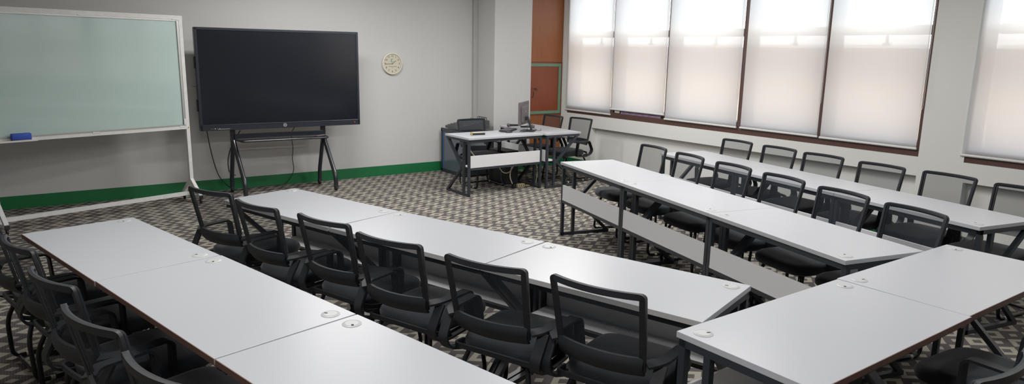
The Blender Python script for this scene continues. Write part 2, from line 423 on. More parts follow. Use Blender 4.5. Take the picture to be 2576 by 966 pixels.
# ---------------------------------------------------------------- roller blinds
def blind(y0, y1, zb, label, chain_bottom=None, grp='white roller blinds over the windows'):
    yc = (y0+y1)/2; w = y1-y0; top = 2.93; x = XW-.006
    t = thing('roller_blind', label, 'blind', (x, yc, zb), 0, grp); n = 30
    def P(a, c):
        yy = (a-.5)*w; zz = .012+(top-zb-.012)*c
        return (.0018*math.sin(a*7+y0*5)*math.sin(c*3), yy, zz)
    mb = MB(); mb.grid(P, n, 10); mb.obj('fabric', M['blind'], t, smooth=True)
    mb = MB(); mb.tube([(-.002, -w/2-.006, .006), (-.002, w/2+.006, .006)], .0125, 12); r = mb.obj('bottom_rail', M['blind_rail'], t, smooth=True)
    mb = MB(); mb.tube([(0, -w/2, top-zb), (0, w/2, top-zb)], .025, 14); mb.obj('roller_tube', M['blind_rail'], t, smooth=True)
    if chain_bottom:
        z0 = chain_bottom-zb; z1 = top-zb; yk = -w/2-.012
        pts = [(-.03, yk+.014, z1)]+[(-.03, yk+.014, z1+(z0+.06-z1)*k/6) for k in range(1, 7)]
        pts += [(-.03, yk+.014*math.cos(a), z0+.03-.03*math.sin(a)) for a in (.4, .8, 1.2, 1.57, 1.94, 2.34, 2.74)]
        pts += [(-.03, yk-.014, z0+.06+(z1-z0-.06)*k/6) for k in range(0, 7)]
        mb = MB(); mb.tube(pts, .0018, 6)
        # beads on the near strand
        z = z0+.04
        while z < z1:
            mb.lathe([(.0006, -.003), (.0032, 0), (.0006, .003)], (-.03, yk-.014, z), 5); z += .011
        mb.obj('bead_chain', M['bead'], t, smooth=True)
blind(7.757, 8.822, .913, 'white roller blind nearest the orange door, first from the far corner', 1.257)
blind(6.678, 7.746, .997, 'shorter white roller blind hanging higher above the cluttered sill', 1.291)
blind(5.470, 6.655, .942, 'white roller blind in the middle of the five, right of the shorter one', 1.297)
blind(4.382, 5.405, .945, 'white roller blind second from the wall pier, behind the fourth window-side chair', 1.316)
blind(3.318, 4.345, .940, 'wide white roller blind beside the wall pier with bead chain at its right edge', 1.332)
blind(.34, 2.905, .933, 'white roller blind on the second window, right of the wall pier')
blind(-3.17, -.12, .933, 'unseen white roller blind behind the camera, added with its window for light and reflections')
# clutter on the sill under the short blind
o = thing('masking_tape_roll', 'white scrap of crumpled tape on the brown sill under the shorter blind', 'tape', (7.178, 7.62, .945))
mb = MB(); mb.box((0, 0, .022), (.012, .10, .032), ch=.004); mb.box((-.002, -.02, .045), (.010, .05, .014), Matrix.Rotation(.3, 3, 'X'), .003); mb.obj('tape', M['clip'], o)
o = thing('plastic_wrap', 'crumpled purple plastic wrap stuffed along the sill below the shorter blind', 'wrap', (7.186, 7.15, .945))
mb = MB()
def Pw(a, c):
    return (.006*math.sin(a*40)*c, (a-.5)*.80, .030*c*(1+.12*math.sin(a*23)))
mb.slab(Pw, 60, 3, .004)
t_ = plain('purple_wrap', srgb(120, 98, 130), .25); mb.obj('wrap', t_, o, smooth=True)

# ---------------------------------------------------------------- desks
DL, DD = 1.172, .589
def make_desk(edge):
    root = thing('training_desk', '', 'desk')
    th = .025; H = .75
    mb = MB(); mb.box((DL/2, DD/2, H-th/2), (DL-.003, DD, th), ch=.0015); top = mb.obj('tabletop', M['desk_white'], root)
    mb = MB(); mb.box((DL/2, DD+.001, H-th/2), (DL-.003, .003, th-.001)); mb.obj('edge_band', M[edge], root)
    for u in (.07, DL-.07):
        mb = MB(); s_ = 1 if u < .3 else -1
        mb.lathe([(.0385, 0), (.0385, .0012), (.036, .0030), (.001, .0034)], (u, .075, H), 28); g = mb.obj('grommet', M['cap'], root, smooth=True)
        mb = MB(); mb.box((u+.018*s_, .075+.010, H+.0036), (.015, .010, .0004), Matrix.Rotation(.5*s_, 3, 'Z')); h = mb.obj('cable_slot', M['hole'], g)
        mb = MB(); mb.lathe([(.027, 0), (.027, .0006)], (u, .075, H+.0031), 24); mb.obj('cap_insert', M['clip'] if 0 else M['cap'], g)
    w = .03
    for u in (.018, DL-.018):
        mb = MB()
        mb.bar((u, .03, .0), (u, .03, H-th), w, .03, (0, 1, 0)); mb.bar((u, .15, .03), (u, .15, H-th-.03), w, .03, (0, 1, 0))
        mb.bar((u, .015, .015), (u, DD-.025, .015), w, .03); mb.bar((u, .015, H-th-.015), (u, DD-.02, H-th-.015), w, .03)
        mb.bar((u, DD-.045, .02), (u, .185, .36), w, .032, (1, 0, 0)); mb.bar((u, .185, .352), (u, DD-.05, H-th-.02), w, .032, (1, 0, 0))
        mb.bar((u, .145, .36), (u, .20, .36), w, .05)
        mb.obj('leg_frame', M['black_metal'], root)
    for v in (.03, DD-.045):
        mb = MB(); mb.bar((.033, v, H-th-.018), (DL-.033, v, H-th-.018), .028, .036); mb.obj('top_rail', M['black_metal'], root)
    for v in (.03, .15):
        mb = MB(); mb.bar((.033, v, .352), (DL-.033, v, .352), .025, .03); mb.obj('shelf_rail', M['black_metal'], root)
    mb = MB(); mb.box((DL/2, .098, .375), (DL-.068, .165, .015), ch=.001); mb.obj('shelf', M['shelf_white'], root)
    mb = MB(); mb.box((DL/2, .024, .452), (DL-.068, .014, .138), ch=.001); mb.obj('modesty_panel', M['shelf_white'], root)
    return root
proto_w = make_desk('desk_edge'); proto_b = make_desk('brown_edge')
used = {'w': False, 'b': False}
def mirror_tree(o):
    """the same desk built the other way round (chair side on the other hand)"""
    for ch in o.children:
        me = ch.data.copy(); me.transform(Matrix.Diagonal((1, -1, 1, 1))); me.flip_normals(); ch.data = me; mirror_tree(ch)
def desk(kind, sg, x, y, deg, label, grp):
    o = copy_tree(proto_w if kind == 'w' else proto_b)
    if sg < 0: mirror_tree(o)
    o.location = (x, y, 0); o.rotation_euler = (0, 0, math.radians(deg)); tag(o, label, 'desk', grp); return o
c_ = lambda d: math.cos(math.radians(d)); s_ = lambda d: math.sin(math.radians(d))
gA, gB, gC, gD, gE = 'desks in the near left row', 'desks in the centre left row', 'desks in the centre right row', 'desks in the window row', 'desks of the cross row'
desk('b', -1, .4585, 4.831, -76.45, 'white-topped desk at the far end of the near left row, pointing at the marker board', gA)
desk('b', -1, .738, 3.690, -76.6, 'white-topped desk in the middle of the near left row', gA)
desk('b', -1, 1.012, 2.545, -76.6, 'white-topped desk nearest the camera in the near left row, cut by the bottom edge', gA)
desk('w', -1, 1.614, 5.262, -72.4, 'white-topped desk at the far end of the centre left row, before the display', gB)
desk('w', -1, 1.971, 4.143, -71.4, 'white-topped desk in the middle of the centre left row', gB)
desk('w', -1, 2.348, 3.024, -71.8, 'white-topped desk at the near end of the centre left row, touching the cross row', gB)
desk('w', 1, 4.284, 5.325, -102.9, 'white-topped desk at the far end of the centre right row, by the teacher desks', gC)
desk('w', 1, 4.022, 4.183, -102.95, 'white-topped desk in the middle of the centre right row', gC)
desk('w', 1, 3.758, 3.040, -102.95, 'white-topped desk at the near end of the centre right row, touching the cross row', gC)
desk('w', 1, 5.676, 5.300, -101.0, 'white-topped desk at the far end of the row along the windows', gD)
desk('w', 1, 5.453, 4.150, -101.2, 'white-topped desk in the middle of the row along the windows', gD)
desk('w', 1, 5.226, 3.000, -101.4, 'white-topped desk at the near end of the row along the windows', gD)
desk('b', -1, 1.993, 1.722, 1.25, 'white-topped desk of the cross row in the right foreground, nearer the camera', gE)
desk('b', -1, 3.171, 1.756, .6, 'white-topped desk of the cross row in the right foreground, farther right', gE)
desk('w', 1, 4.447, 7.350, 1.1, 'teacher desk with its panel facing the camera, holding the monitor', 'teacher desks in the far corner')
desk('w', 1, 5.665, 8.499, -91.2, 'teacher desk set end-on beside the orange door, with two chairs behind it', 'teacher desks in the far corner')
for p_ in (proto_w, proto_b):
    for a in list(p_.children):
        for bq in list(a.children): bpy.data.objects.remove(bq)
        bpy.data.objects.remove(a)
    bpy.data.objects.remove(p_)

# ---------------------------------------------------------------- chairs
# local frame: +y forward, origin on the floor; the middle of the top rail stands at y=-.31, z=.89
def back_pt(u, z, off=0):
    k = (z-.55)/(.89-.55); hw = .207+.0155*k
    return Vector((u*hw, -.238-.072*k-.046*(1-u*u)+.046*(1-1)+off, z))
def make_chair():
    r = thing('mesh_chair', '', 'chair')
    # seat cushion
    mb = MB(); prof = [(.375, .86), (.380, .95), (.392, .99), (.425, 1.0), (.442, .975), (.452, .93), (.456, .82), (.458, .5), (.458, .02)]
    seg = 40; vs = []
    for z, k in prof:
        for j in range(seg):
            a = 2*PI*j/seg; ca, sa = math.cos(a), math.sin(a); e = 2/4.6
            x = math.copysign(abs(ca)**e, ca)*.236*k; y = math.copysign(abs(sa)**e, sa)*.245*k
            dip = -.012*max(0, y/.245)**3 if z > .4 else 0
            vs.append((x*(1-.05*(y/.245)*-1), y+.03, z+dip))
    fs = [(i*seg+j, i*seg+(j+1) % seg, (i+1)*seg+(j+1) % seg, (i+1)*seg+j) for i in range(len(prof)-1) for j in range(seg)]
    fs.append(tuple(range(seg-1, -1, -1))); fs.append(tuple((len(prof)-1)*seg+j for j in range(seg)))
    mb.add(vs, fs); mb.obj('seat_cushion', M['cloth'], r, smooth=True)
    # back frame: rim swept around the curved back
    def rim(inset, off, z0, n=10):
        hwT = 1-inset/.2225; cr = .075
        loop = [(-1, z0), (-1, .89), (1, .89), (1, z0)]
        L = []
        for j in range(9): L.append((-hwT, z0+(.868-z0)*j/8))
        for j in range(1, 4): 
            a = PI-j*PI/2/4; L.append((-hwT+cr*(1+math.cos(a)), .868+(.022-inset)*math.sin(a)))
        for j in range(15): L.append((-hwT+cr+(2*hwT-2*cr)*j/14, .89-inset))
        for j in range(1, 4):
            a = PI/2-j*PI/2/4; L.append((hwT-cr*(1-math.cos(a)), .868+(.022-inset)*math.sin(a)))
        for j in range(9): L.append((hwT, .868+(z0-.868)*j/8))
        return [back_pt(u_, z_, off) for u_, z_ in L]
    mb = MB(); mb.sweep(rim(.013, 0, .535), .027, .013, (0, 1, 0)); 
    mb.obj('back_frame', M['black_plastic'], r, smooth=True)
    mb = MB(); mb.sweep(rim(.008, .012, .60), .014, .007, (0, 1, 0)); mb.obj('back_piping', M['cloth'], r, smooth=True)
    mb = MB(); mb.grid(lambda a, c: back_pt((2*a-1)*.90, .575+(.868-.575)*c, .005), 18, 8); mb.obj('mesh_panel', M['net'], r, smooth=True)
    mb = MB(); mb.slab(lambda a, c: back_pt((2*a-1)*.97, .513+.085*c, -.006-.016*math.sin(PI*c)), 18, 5, .015); mb.obj('lumbar_panel', M['black_plastic'], r, smooth=True)
    # arms
    for s in (-1, 1):
        pth = rounded([(s*.214, -.250, .572), (s*.262, -.205, .583), (s*.270, -.005, .583), (s*.266, .018, .562), (s*.248, .025, .375), (s*.243, -.16, .362), (s*.248, -.262, .395), (s*.258, -.285, .45), (s*.264, -.215, .572)], .03, 4)
        mb = MB(); mb.sweep(pth, .042, .014, (s*.02, .3, 1) if 0 else (1, 0, 0), prof=[(-.006, -.026), (.006, -.026), (.006, .026), (-.006, .026)]); mb.obj('armrest', M['black_plastic'], r, smooth=True)
    mb = MB(); pts = [(-.25, -.12, .415), (-.246, -.19, .425), (-.21, -.235, .44), (-.1, -.247, .447), (0, -.249, .449), (.1, -.247, .447), (.21, -.235, .44), (.246, -.19, .425), (.25, -.12, .415)]
    mb.sweep([(x, y, z-.03) for x, y, z in rounded(pts, .04, 3)], .012, .024); mb.obj('rear_band', M['black_plastic'], r, smooth=True)
    # sled base
    for s in (-1, 1):
        pts = rounded([(s*.165, .18, .368), (s*.19, .205, .30), (s*.222, .235, .0135), (s*.226, -.225, .0135), (s*.205, -.235, .25), (s*.17, -.19, .368)], .055, 5)
        mb = MB(); mb.tube(pts, .0125, 10); lg = mb.obj('sled_leg', M['tube'], r, smooth=True)
        for y in (.15, -.15):
            mb = MB(); mb.tube([(s*.2245, y-.011, .0135), (s*.2245, y+.011, .0135)], .0135, 10); mb.obj('glide', M['clip'], lg, smooth=True)
    mb = MB()
    for y in (.155, -.16): mb.tube([(-.175, y, .366), (.175, y, .366)], .0115, 8)
    mb.box((0, 0, .370), (.30, .32, .008)); mb.obj('seat_support', M['tube'], r, smooth=True)
    mb = MB(); mb.tube([(-.226, -.20, .0135), (.226, -.20, .0135)], .0105, 8); mb.obj('crossbar', M['tube'], r, smooth=True)
    return r
chair0 = make_chair(); first = [True]
def chair(x, y, th, face, label, grp):
    """(x, y): plan position of the middle of the top rail ends; th: direction of the rail; face=+1 looks to th+90, -1 to th-90"""
    o = chair0 if first[0] else copy_tree(chair0); first[0] = False
    a = math.radians(th if face > 0 else th-180)
    f = Vector((-math.sin(a), math.cos(a)))
    o.location = (x+f.x*.31, y+f.y*.31, 0); o.rotation_euler = (0, 0, a); tag(o, label, 'chair', grp)
ORD = ['farthest', 'second farthest', 'third farthest', 'fourth farthest', 'fifth farthest', 'nearest']
gb = 'mesh chairs at the centre left row'
LB = ['black mesh chair at the far end of centre left row, by the marker board foot',
      'second chair from the far end of the centre left row, beside the desk corner',
      'black mesh chair third from the far end of the centre left row',
      'black mesh chair fourth from the far end of the centre left row',
      'fifth chair from the far end of the centre left row, before the desk seam',
      'largest black mesh chair, nearest in the centre left row beside the cross row']
for (x, y, t_), lb in zip([(.914, 4.795, -66), (1.057, 4.221, -73), (1.269, 3.656, -71.2), (1.402, 3.096, -68.3), (1.606, 2.516, -66.8), (1.828, 2.013, -70.8)], LB):
    chair(x, y, t_, 1, lb, gb)
LC = ['black mesh chair at the far end of the centre right row', 'second chair from the far end of the centre right row, before a desk corner',
      'black mesh chair third from the far end of the centre right row', 'black mesh chair fourth from the far end of the centre right row',
      'black mesh chair fifth from the far end of the centre right row', 'black mesh chair at the near end of the centre right row, by the cross row']
for (x, y, t_), lb in zip([(5.231, 4.981, -101.1), (5.089, 4.376, -104.4), (4.964, 3.779, -101.6), (4.832, 3.196, -102.9), (4.672, 2.610, -102.8), (4.522, 2.045, -103.6)], LC):
    chair(x, y, t_, -1, lb, 'mesh chairs at the centre right row')
LD = ['black mesh chair at the far end of the window row', 'black mesh chair second from the far end of the window row', 'black mesh chair third from the far end of the window row',
      'fourth chair from the far end of the window row, below the widest blind', 'fifth chair from the far end of the window row, before the wall pier',
      'chair at the near end of the window row, cut by the right edge']
for (x, y, t_), lb in zip([(6.472, 4.901, -97.5), (6.388, 4.307, -98.5), (6.294, 3.757, -95), (6.199, 3.140, -96.3), (6.177, 2.568, -97.3), (6.06, 1.985, -98)], LD):
    chair(x, y, t_, -1, lb, 'mesh chairs at the window row')
LA = ['black mesh chair under the marker board, cut by the left edge', 'black mesh chair beside the far corner of the near left row',
      'black mesh chair second from the desk corner along the near left row', 'third chair from the desk corner along the near left row, at bottom left',
      'chair at the bottom edge of the near left row, only its top showing']
for (x, y, t_), lb in zip([(-.255, 4.50, -76), (-.113, 3.910, -74.6), (-.001, 3.250, -70.7), (.097, 2.671, -70.3), (.235, 2.105, -70)], LA):
    chair(x, y, t_, 1, lb, 'mesh chairs at the near left row')
chair(6.493, 8.273, -88, -1, 'black mesh chair in front of the orange door at the teacher desk', 'mesh chairs at the teacher desks')
chair(6.606, 7.760, -84, -1, 'black mesh chair with its looped armrest in view, right of the teacher desk', 'mesh chairs at the teacher desks')
chair(5.042, 8.284, 180-.7, 1, 'black mesh chair behind the teacher desk, before the audio mixer', 'mesh chairs at the teacher desks')
chair(2.40, .77, 2, 1, 'black mesh chair in the bottom right corner with its curved back rim showing', 'mesh chairs at the cross row')
chair(3.385, .80, -4, 1, 'black mesh chair at the bottom right, showing one armrest beside the desk leg', 'mesh chairs at the cross row')

# ---------------------------------------------------------------- marker board on wheels
ang = math.radians(17.3)
wb = thing('marker_board', 'large pale aqua glass marker board on a white wheeled frame at the left', 'marker board', (1.480, 8.80, 0), ang)
BW = 1.93; zt, zb_ = 2.147, .868          # local x runs from -BW to 0
def lx(mb, a, c, w=.045, h=.045): mb.bar(a, c, w, h)
mb = MB(); mb.box((-BW/2, 0, (2.085+.91)/2), (BW-.09, .014, 2.085-.91)); mb.obj('glass_panel', M['board'], wb)
mb = MB(); mb.bar((-BW-.022, 0, zt-.0225), (.022, 0, zt-.0225), .045, .045); mb.obj('top_rail', M['board_paint'], wb)
mb = MB(); mb.bar((-BW, 0, zb_+.014), (0, 0, zb_+.014), .045, .032); mb.obj('bottom_rail', M['board_paint'], wb)
for x in (0, -BW):
    mb = MB(); mb.bar((x, 0, .10), (x, 0, zt-.045), .040, .04, (0, 1, 0)); mb.obj('post', M['board_paint'], wb)
mb = MB()
mb.bar((-BW+.045, -.012, 2.098), (-.04, -.012, 2.098), .012, .024); mb.bar((-BW+.045, -.012, .905), (-.04, -.012, .905), .012, .024)
for x in (-.034, -BW+.034): mb.bar((x, -.012, .893), (x, -.012, 2.11), .024, .012, (0, 1, 0))
mb.obj('glass_trim', M['alu'], wb)
for x, z in ((-1.02, 2.105), (-.06, 2.105), (-.99, .897), (-.034, .95), (-.06, .897)):
    mb = MB(); mb.box((x, -.022, z), (.075 if z != .95 else .02, .008, .014 if z != .95 else .07), ch=.002); mb.obj('clip', M['board_paint'], wb)
mb = MB(); mb.bar((-BW, .0, .105), (0, .0, .105), .04, .04); mb.obj('base_rail', M['board_paint'], wb)
for x in (0, -BW):
    mb = MB(); mb.bar((x, -.20, .075), (x, .20, .075), .04, .03)
    mb.bar((x, -.19, .085), (x, -.005, .265), .038, .038, (1, 0, 0)); mb.bar((x, .19, .085), (x, .005, .265), .038, .038, (1, 0, 0)); ft = mb.obj('foot', M['board_paint'], wb)
    for y in (-.19, .19):
        mb = MB(); mb.box((x, y+math.copysign(.017, y), .075), (.043, .012, .034)); mb.obj('end_cap', M['black_plastic'], ft)
        mb = MB(); mb.lathe([(.02, -.009), (.026, -.006), (.026, .006), (.02, .009)], (x, y, .026), 16, 'x'); mb.box((x, y, .05), (.028, .022, .026), ch=.002); mb.obj('caster', M['black_plastic'], ft, smooth=True)
mb = MB(); mb.box((-1.71, -.05, .872), (.32, .07, .010), ch=.001); mb.box((-1.71, -.084, .877), (.32, .004, .014)); mb.obj('marker_tray', M['board_paint'], wb)
for x in (0, -BW):
    mb = MB(); mb.lathe([(.008, 0), (.008, .006), (.004, .008)], (x+.004, -.020, .885), 10, 'y'); mb.obj('bolt', M['gold'], wb)
R17 = Matrix.Rotation(ang, 3, 'Z')
p = Vector((1.480, 8.80, 0))+R17 @ Vector((-1.68, -.054, .877))
er = thing('board_eraser', 'blue felt board eraser lying on the white marker tray', 'eraser', p, ang)
mb = MB(); mb.box((0, 0, .041), (.165, .058, .062), ch=.008); mb.obj('grip', M['blue_felt'], er, smooth=True)
mb = MB(); mb.box((0, 0, .006), (.160, .052, .012), ch=.001); mb.obj('felt_pad', M['brown_frame'], er)

# ---------------------------------------------------------------- big display on its stand
tvx, tvy = 2.615, 8.80; W2 = 1.985; tz0, tz1 = .827, 2.031; tva = math.radians(-.8)
tv = thing('interactive_display', 'large black flat interactive display mounted on a wheeled stand', 'display', (tvx, tvy, tz0), tva)
H2 = tz1-tz0
mb = MB(); mb.box((0, .045, H2/2), (W2, .07, H2), ch=.008); mb.obj('housing', M['tv_body'], tv, smooth=True)
mb = MB(); bz = .036
mb.box((0, .004, H2-.014), (W2-.004, .018, .030), ch=.003); mb.box((0, .004, .034), (W2-.004, .018, .070), ch=.003)
for s in (-1, 1): mb.box((s*(W2/2-.014), .004, H2/2), (.030, .018, H2-.01), ch=.003)
mb.obj('bezel', M['tv_body'], tv)
mb = MB(); mb.box((0, .006, (H2+.045)/2), (W2-.05, .008, H2-.09)); mb.obj('screen', M['screen'], tv)
mb = MB(); mb.box((0, -.0055, .074), (W2-.03, .004, .004)); mb.box((0, -.0055, .060), (W2-.03, .004, .003)); mb.obj('chrome_line', M['steel_dark'], tv)
RX = Matrix.Rotation(PI/2, 4, 'X')
mb = MB(); seg = 28
mb.sweep([(.019*math.cos(2*PI*j/seg), -.006, .034+.019*math.sin(2*PI*j/seg)) for j in range(seg)], .0045, .002, (0, 1, 0), closed=True); lg = mb.obj('emblem', M['logo'], tv)
text_mesh('DELL', .014, 'emblem_lettering', M['logo'], lg, Matrix.Translation((0, -.0058, .034)) @ RX, .0006, .0004)
mb = MB(); mb.box((W2/2-.075, -.006, .034), (.013, .004, .013), ch=.001); mb.obj('power_light', M['red_led'], tv)
mb = MB()
for k, (dx, r) in enumerate([(.12, .003), (.14, .003), (.165, .006), (.19, .003), (.215, .004)]): mb.lathe([(r, 0), (r, .002)], (-W2/2+dx, -.005, .022), 10, 'y')
mb.obj('button_marks', M['logo'], tv)
mb = MB(); mb.box((-.73, -.006, .015), (.14, .004, .004)); mb.obj('port_cover', M['logo'], tv)
for z in (.30, .80):
    mb = MB(); mb.box((-W2/2-.006, .045, z), (.014, .05, .14), ch=.004); mb.obj('side_handle', M['tv_body'], tv)
mb = MB(); mb.box((0, -.004, H2-.006), (.04, .012, .010), ch=.002); mb.obj('sensor', M['black_plastic'], tv)
st = thing('display_pen', 'thin black pen sticking out from the left side of the display', 'pen', (tvx-W2/2-.012, tvy+.05, tz0+.52))
mb = MB(); mb.tube([(0, 0, 0), (-.055, -.01, .018)], .0035, 8); mb.obj('pen', M['black_plastic'], st, smooth=True)

sd = thing('display_stand', 'black wheeled A-frame stand carrying the big display, with a shelf', 'display stand', (tvx-.045, 8.88, 0), tva)
hx = .565
for s in (-1, 1):
    mb = MB(); mb.bar((s*hx, .03, .60), (s*hx, .03, 1.55), .055, .045, (0, 1, 0)); mb.obj('column', M['tv_body'], sd)
    mb = MB(); mb.bar((s*(hx-.01), -.03, .68), (s*(hx+.0), -.30, .17), .048, .03, (0, 1, 0)) if 0 else mb.tube(rounded([(s*hx, -.0, .68), (s*hx+.04, -.29, .20), (s*hx+.04, -.30, .065)], .06, 4), .028, 12)
    fl_ = mb.obj('front_leg', M['steel_dark'], sd, smooth=True)
    mb = MB(); mb.tube(rounded([(s*hx, .03, .68), (s*(hx+.0), .22, .20), (s*(hx+.0), .225, .065)], .06, 4), .026, 12); rl_ = mb.obj('rear_leg', M['tv_body'], sd, smooth=True)
    for leg, x, y in ((fl_, s*hx+.04, -.30), (rl_, s*hx, .225)):
        mb = MB(); mb.lathe([(.028, -.016), (.038, -.012), (.038, .012), (.028, .016)], (x+.0, y+.012, .038), 18, 'x'); mb.box((x, y, .06), (.05, .05, .022), ch=.004); mb.obj('caster', M['black_plastic'], leg, smooth=True)
mb = MB(); mb.box((0, .0, .735), (1.10, .03, .06), ch=.003); mb.obj('crossbar', M['tv_body'], sd)
mb = MB(); mb.box((0, -.12, .692), (1.02, .22, .010), ch=.002); mb.tube(rounded([(-hx+.03, -.03, .695), (-hx+.05, -.235, .695), (hx-.02, -.235, .695), (hx-.0, -.03, .695)], .04, 4), .013, 10); mb.obj('shelf', M['steel_dark'], sd, smooth=True)
rm = thing('remote_control', 'small grey remote lying at the right end of the stand shelf', 'remote', (tvx+.44, 8.77, .697), .5)
mb = MB(); mb.slab(lambda a, c: ((a-.5)*.16, (c-.5)*.045, .012+.008*math.sin(PI*a)), 10, 4, .0) if 0 else mb.box((0, 0, .011), (.16, .045, .018), ch=.007); mb.obj('remote', M['monitor'], rm, smooth=True)
def cable(name, pts, r, mat, label, cat='cable', n=5):
    P = rounded(pts, .15, n); mb = MB(); mb.tube(P, r, 8); o = mb.obj(name, mat, smooth=True); return tag(o, label, cat)
cable('power_cable', [(1.70, 8.86, .84), (1.74, 8.95, .62), (1.80, 9.05, .38), (1.86, 9.12, .20), (1.98, 9.15, .06), (2.06, 9.18, .008), (2.20, 9.22, .008)], .006, M['cable'], 'black cable hanging from the left end of the display to the floor')
cable('power_cable', [(2.10, 8.93, .80), (2.02, 9.10, .60), (1.98, 9.17, .40), (1.995, 9.18, .24), (2.07, 9.17, .20)], .006, M['cable'], 'black cable looping behind the left column of the display stand')
cable('power_cable', [(2.78, 8.93, .82), (2.80, 9.20, .70), (2.84, 9.24, .50), (2.82, 9.25, .34), (2.845, 9.25, .22), (2.80, 9.26, .10), (2.72, 9.28, .008), (2.4, 9.29, .008), (2.2, 9.25, .008)], .005, M['cable'], 'thin wavy cable dropping behind the middle of the display')

# ---------------------------------------------------------------- wall clock
ck = thing('wall_clock', 'round wall clock with cream rim showing about quarter to two', 'clock', (4.328, YF, 1.618))
mb = MB(); mb.lathe([(.135, 0), (.15, .01), (.153, .030), (.150, .040), (.143, .043), (.1385, .036)], (0, 0, 0), 56, 'y'); 
mb2 = MB(); mb2.lathe([(.140, .0), (.139, .028)], (0, 0, 0), 56, 'y')
mb.v = [(x, y, z) for x, y, z in mb.v]; rim_o = mb.obj('rim', M['clock_rim'], ck, smooth=True)
# cut the rim open: remove its front cap so the dial is seen
me = rim_o.data; bm = bmesh.new(); bm.from_mesh(me)
bmesh.ops.delete(bm, geom=[f for f in bm.faces if len(f.verts) > 10], context='FACES'); bm.to_mesh(me); bm.free()
dial = mb2.obj('dial', M['clock_face'], ck, smooth=True)
for k in range(1, 13):
    a = PI/2-k*PI/6; R_ = .108
    text_mesh(str(k), .036, 'numeral', M['ink'], dial, Matrix.Translation((R_*math.cos(a), -.0288, R_*math.sin(a))) @ RX, .0004, .0006)
mb = MB()
for k in range(60):
    a = k*PI/30; r0 = .128 if k % 5 else .126
    mb.bar((r0*math.cos(a), -.0285, r0*math.sin(a)), (.131*math.cos(a), -.0285, .131*math.sin(a)), .0012, .0008, (0, 1, 0))
mb.obj('minute_marks', M['ink'], dial)
mb = MB(); mb.bar((0, -.031, 0), (.0545, -.031, .044), .006, .0015, (0, 1, 0)); mb.obj('hour_hand', M['ink'], ck)
mb = MB(); mb.bar((.01, -.033, 0), (-.112, -.033, -.004), .0042, .0015, (0, 1, 0)); mb.lathe([(.006, 0), (.006, .036)], (0, 0, 0), 12, 'y'); mb.obj('minute_hand', M['ink'], ck)
bd = MB(); bd.sweep([(.018*math.cos(a), -.0290, .042+.018*math.sin(a)) for a in [PI*.55+PI*.95*j/10 for j in range(11)]], .009, .001, (0, 1, 0)); bd.obj('badge', M['logo_blue'], dial)
bd = MB(); bd.sweep([(.018*math.cos(a), -.0290, .042+.018*math.sin(a)) for a in [-PI*.5+PI*.5*j/8 for j in range(9)]], .009, .001, (0, 1, 0)); bd.obj('badge', M['logo_green'], dial)
bd = MB(); bd.sweep([(.018*math.cos(a), -.0290, .042+.018*math.sin(a)) for a in [0+PI*.55*j/8 for j in range(9)]], .009, .001, (0, 1, 0)); bd.obj('badge', M['logo_yellow'], dial)
mb = MB(); x = -.058
while x < .066:
    w_ = random.choice((.004, .006, .003)); mb.box((x+w_/2, -.0288, -.040), (w_, .0008, .0055)); x += w_+.0015
for x in (-.012, -.006, 0, .006, .012): mb.box((x, -.0288, .067), (.0045, .0008, .0035))
for x in (-.006, 0, .006): mb.box((x, -.0288, -.058), (.0045, .0008, .003))
mb.obj('small_print', M['ink'], dial)

# ---------------------------------------------------------------- equipment corner
rk = thing('equipment_rack', 'low black equipment rack with glass door and blue strip against the front wall', 'rack', (5.36, 8.90, 0))
# local: x -.26..+.26, y -.33..+.36 ; door on the -x side
mb = MB(); mb.box((.01, .01, .335), (.50, .68, .64), ch=.01); mb.obj('cabinet', M['black_plastic'], rk)
mb = MB()
for z in (.028, .645): mb.box((-.252, .01, z), (.02, .69, .055), ch=.004)
for y in (-.315, .335): mb.box((-.252, y, .335), (.02, .045, .64), ch=.004)
mb.obj('door_frame', M['black_metal'], rk)
mb = MB(); mb.box((-.250, .01, .335), (.008, .61, .57)); mb.obj('door_glass', M['glass_reflection'], rk)
mb = MB(); mb.box((-.258, .285, .335), (.006, .012, .56)); mb.obj('blue_strip', M['blue_strip'], rk)
for x in (-.2, .2):
    for y in (-.28, .30):
        mb = MB(); mb.lathe([(.02, 0), (.02, .016)], (x, y, 0), 12); mb.obj('foot', M['black_plastic'], rk)
mx_ = thing('audio_mixer', 'black audio mixing desk with rows of knobs on the equipment rack', 'mixer', (5.38, 8.92, .676))
Rm = Matrix.Rotation(-math.radians(14), 3, 'Y')
mb = MB(); prof = [(-.27, 0, .005), (.25, 0, .005), (.25, 0, .125), (.20, 0, .130), (-.27, 0, .040)]
vs = [(x, y, z) for y in (-.20, .22) for x, _, z in prof]; n = 5
fs = [tuple(range(n)), tuple(range(2*n-1, n-1, -1))]+[(j, (j+1) % n, n+(j+1) % n, n+j) for j in range(n)]
mb.add(vs, fs); mb.obj('console', M['mixer'], mx_)
sl = math.atan2(.090, .47)
mbk = MB()
for i in range(9):
    for j in range(11):
        x = -.24+.049*i; y = -.17+.035*j; z = .040+(x+.27)*math.tan(sl)
        if i in (0, 1): mbk.box((x, y, z+.008), (.016, .009, .016))
        else: mbk.lathe([(.0075, 0), (.006, .018), (.001, .019)], (x, y, z), 8)
o = mbk.obj('knobs', M['knob'], mx_); o['kind'] = 'stuff'
mb = MB(); random.seed(3)
for k in range(5):
    y = -.14+.05*k; mb.tube(rounded([(.20, y, .12), (.20, y, .165), (.25, y+.03, .17), (.272, y+.05, .12), (.275, y+.05, .05)], .05, 4), .005, 6)
mb.obj('plug_cables', M['cable'], mx_, smooth=True)

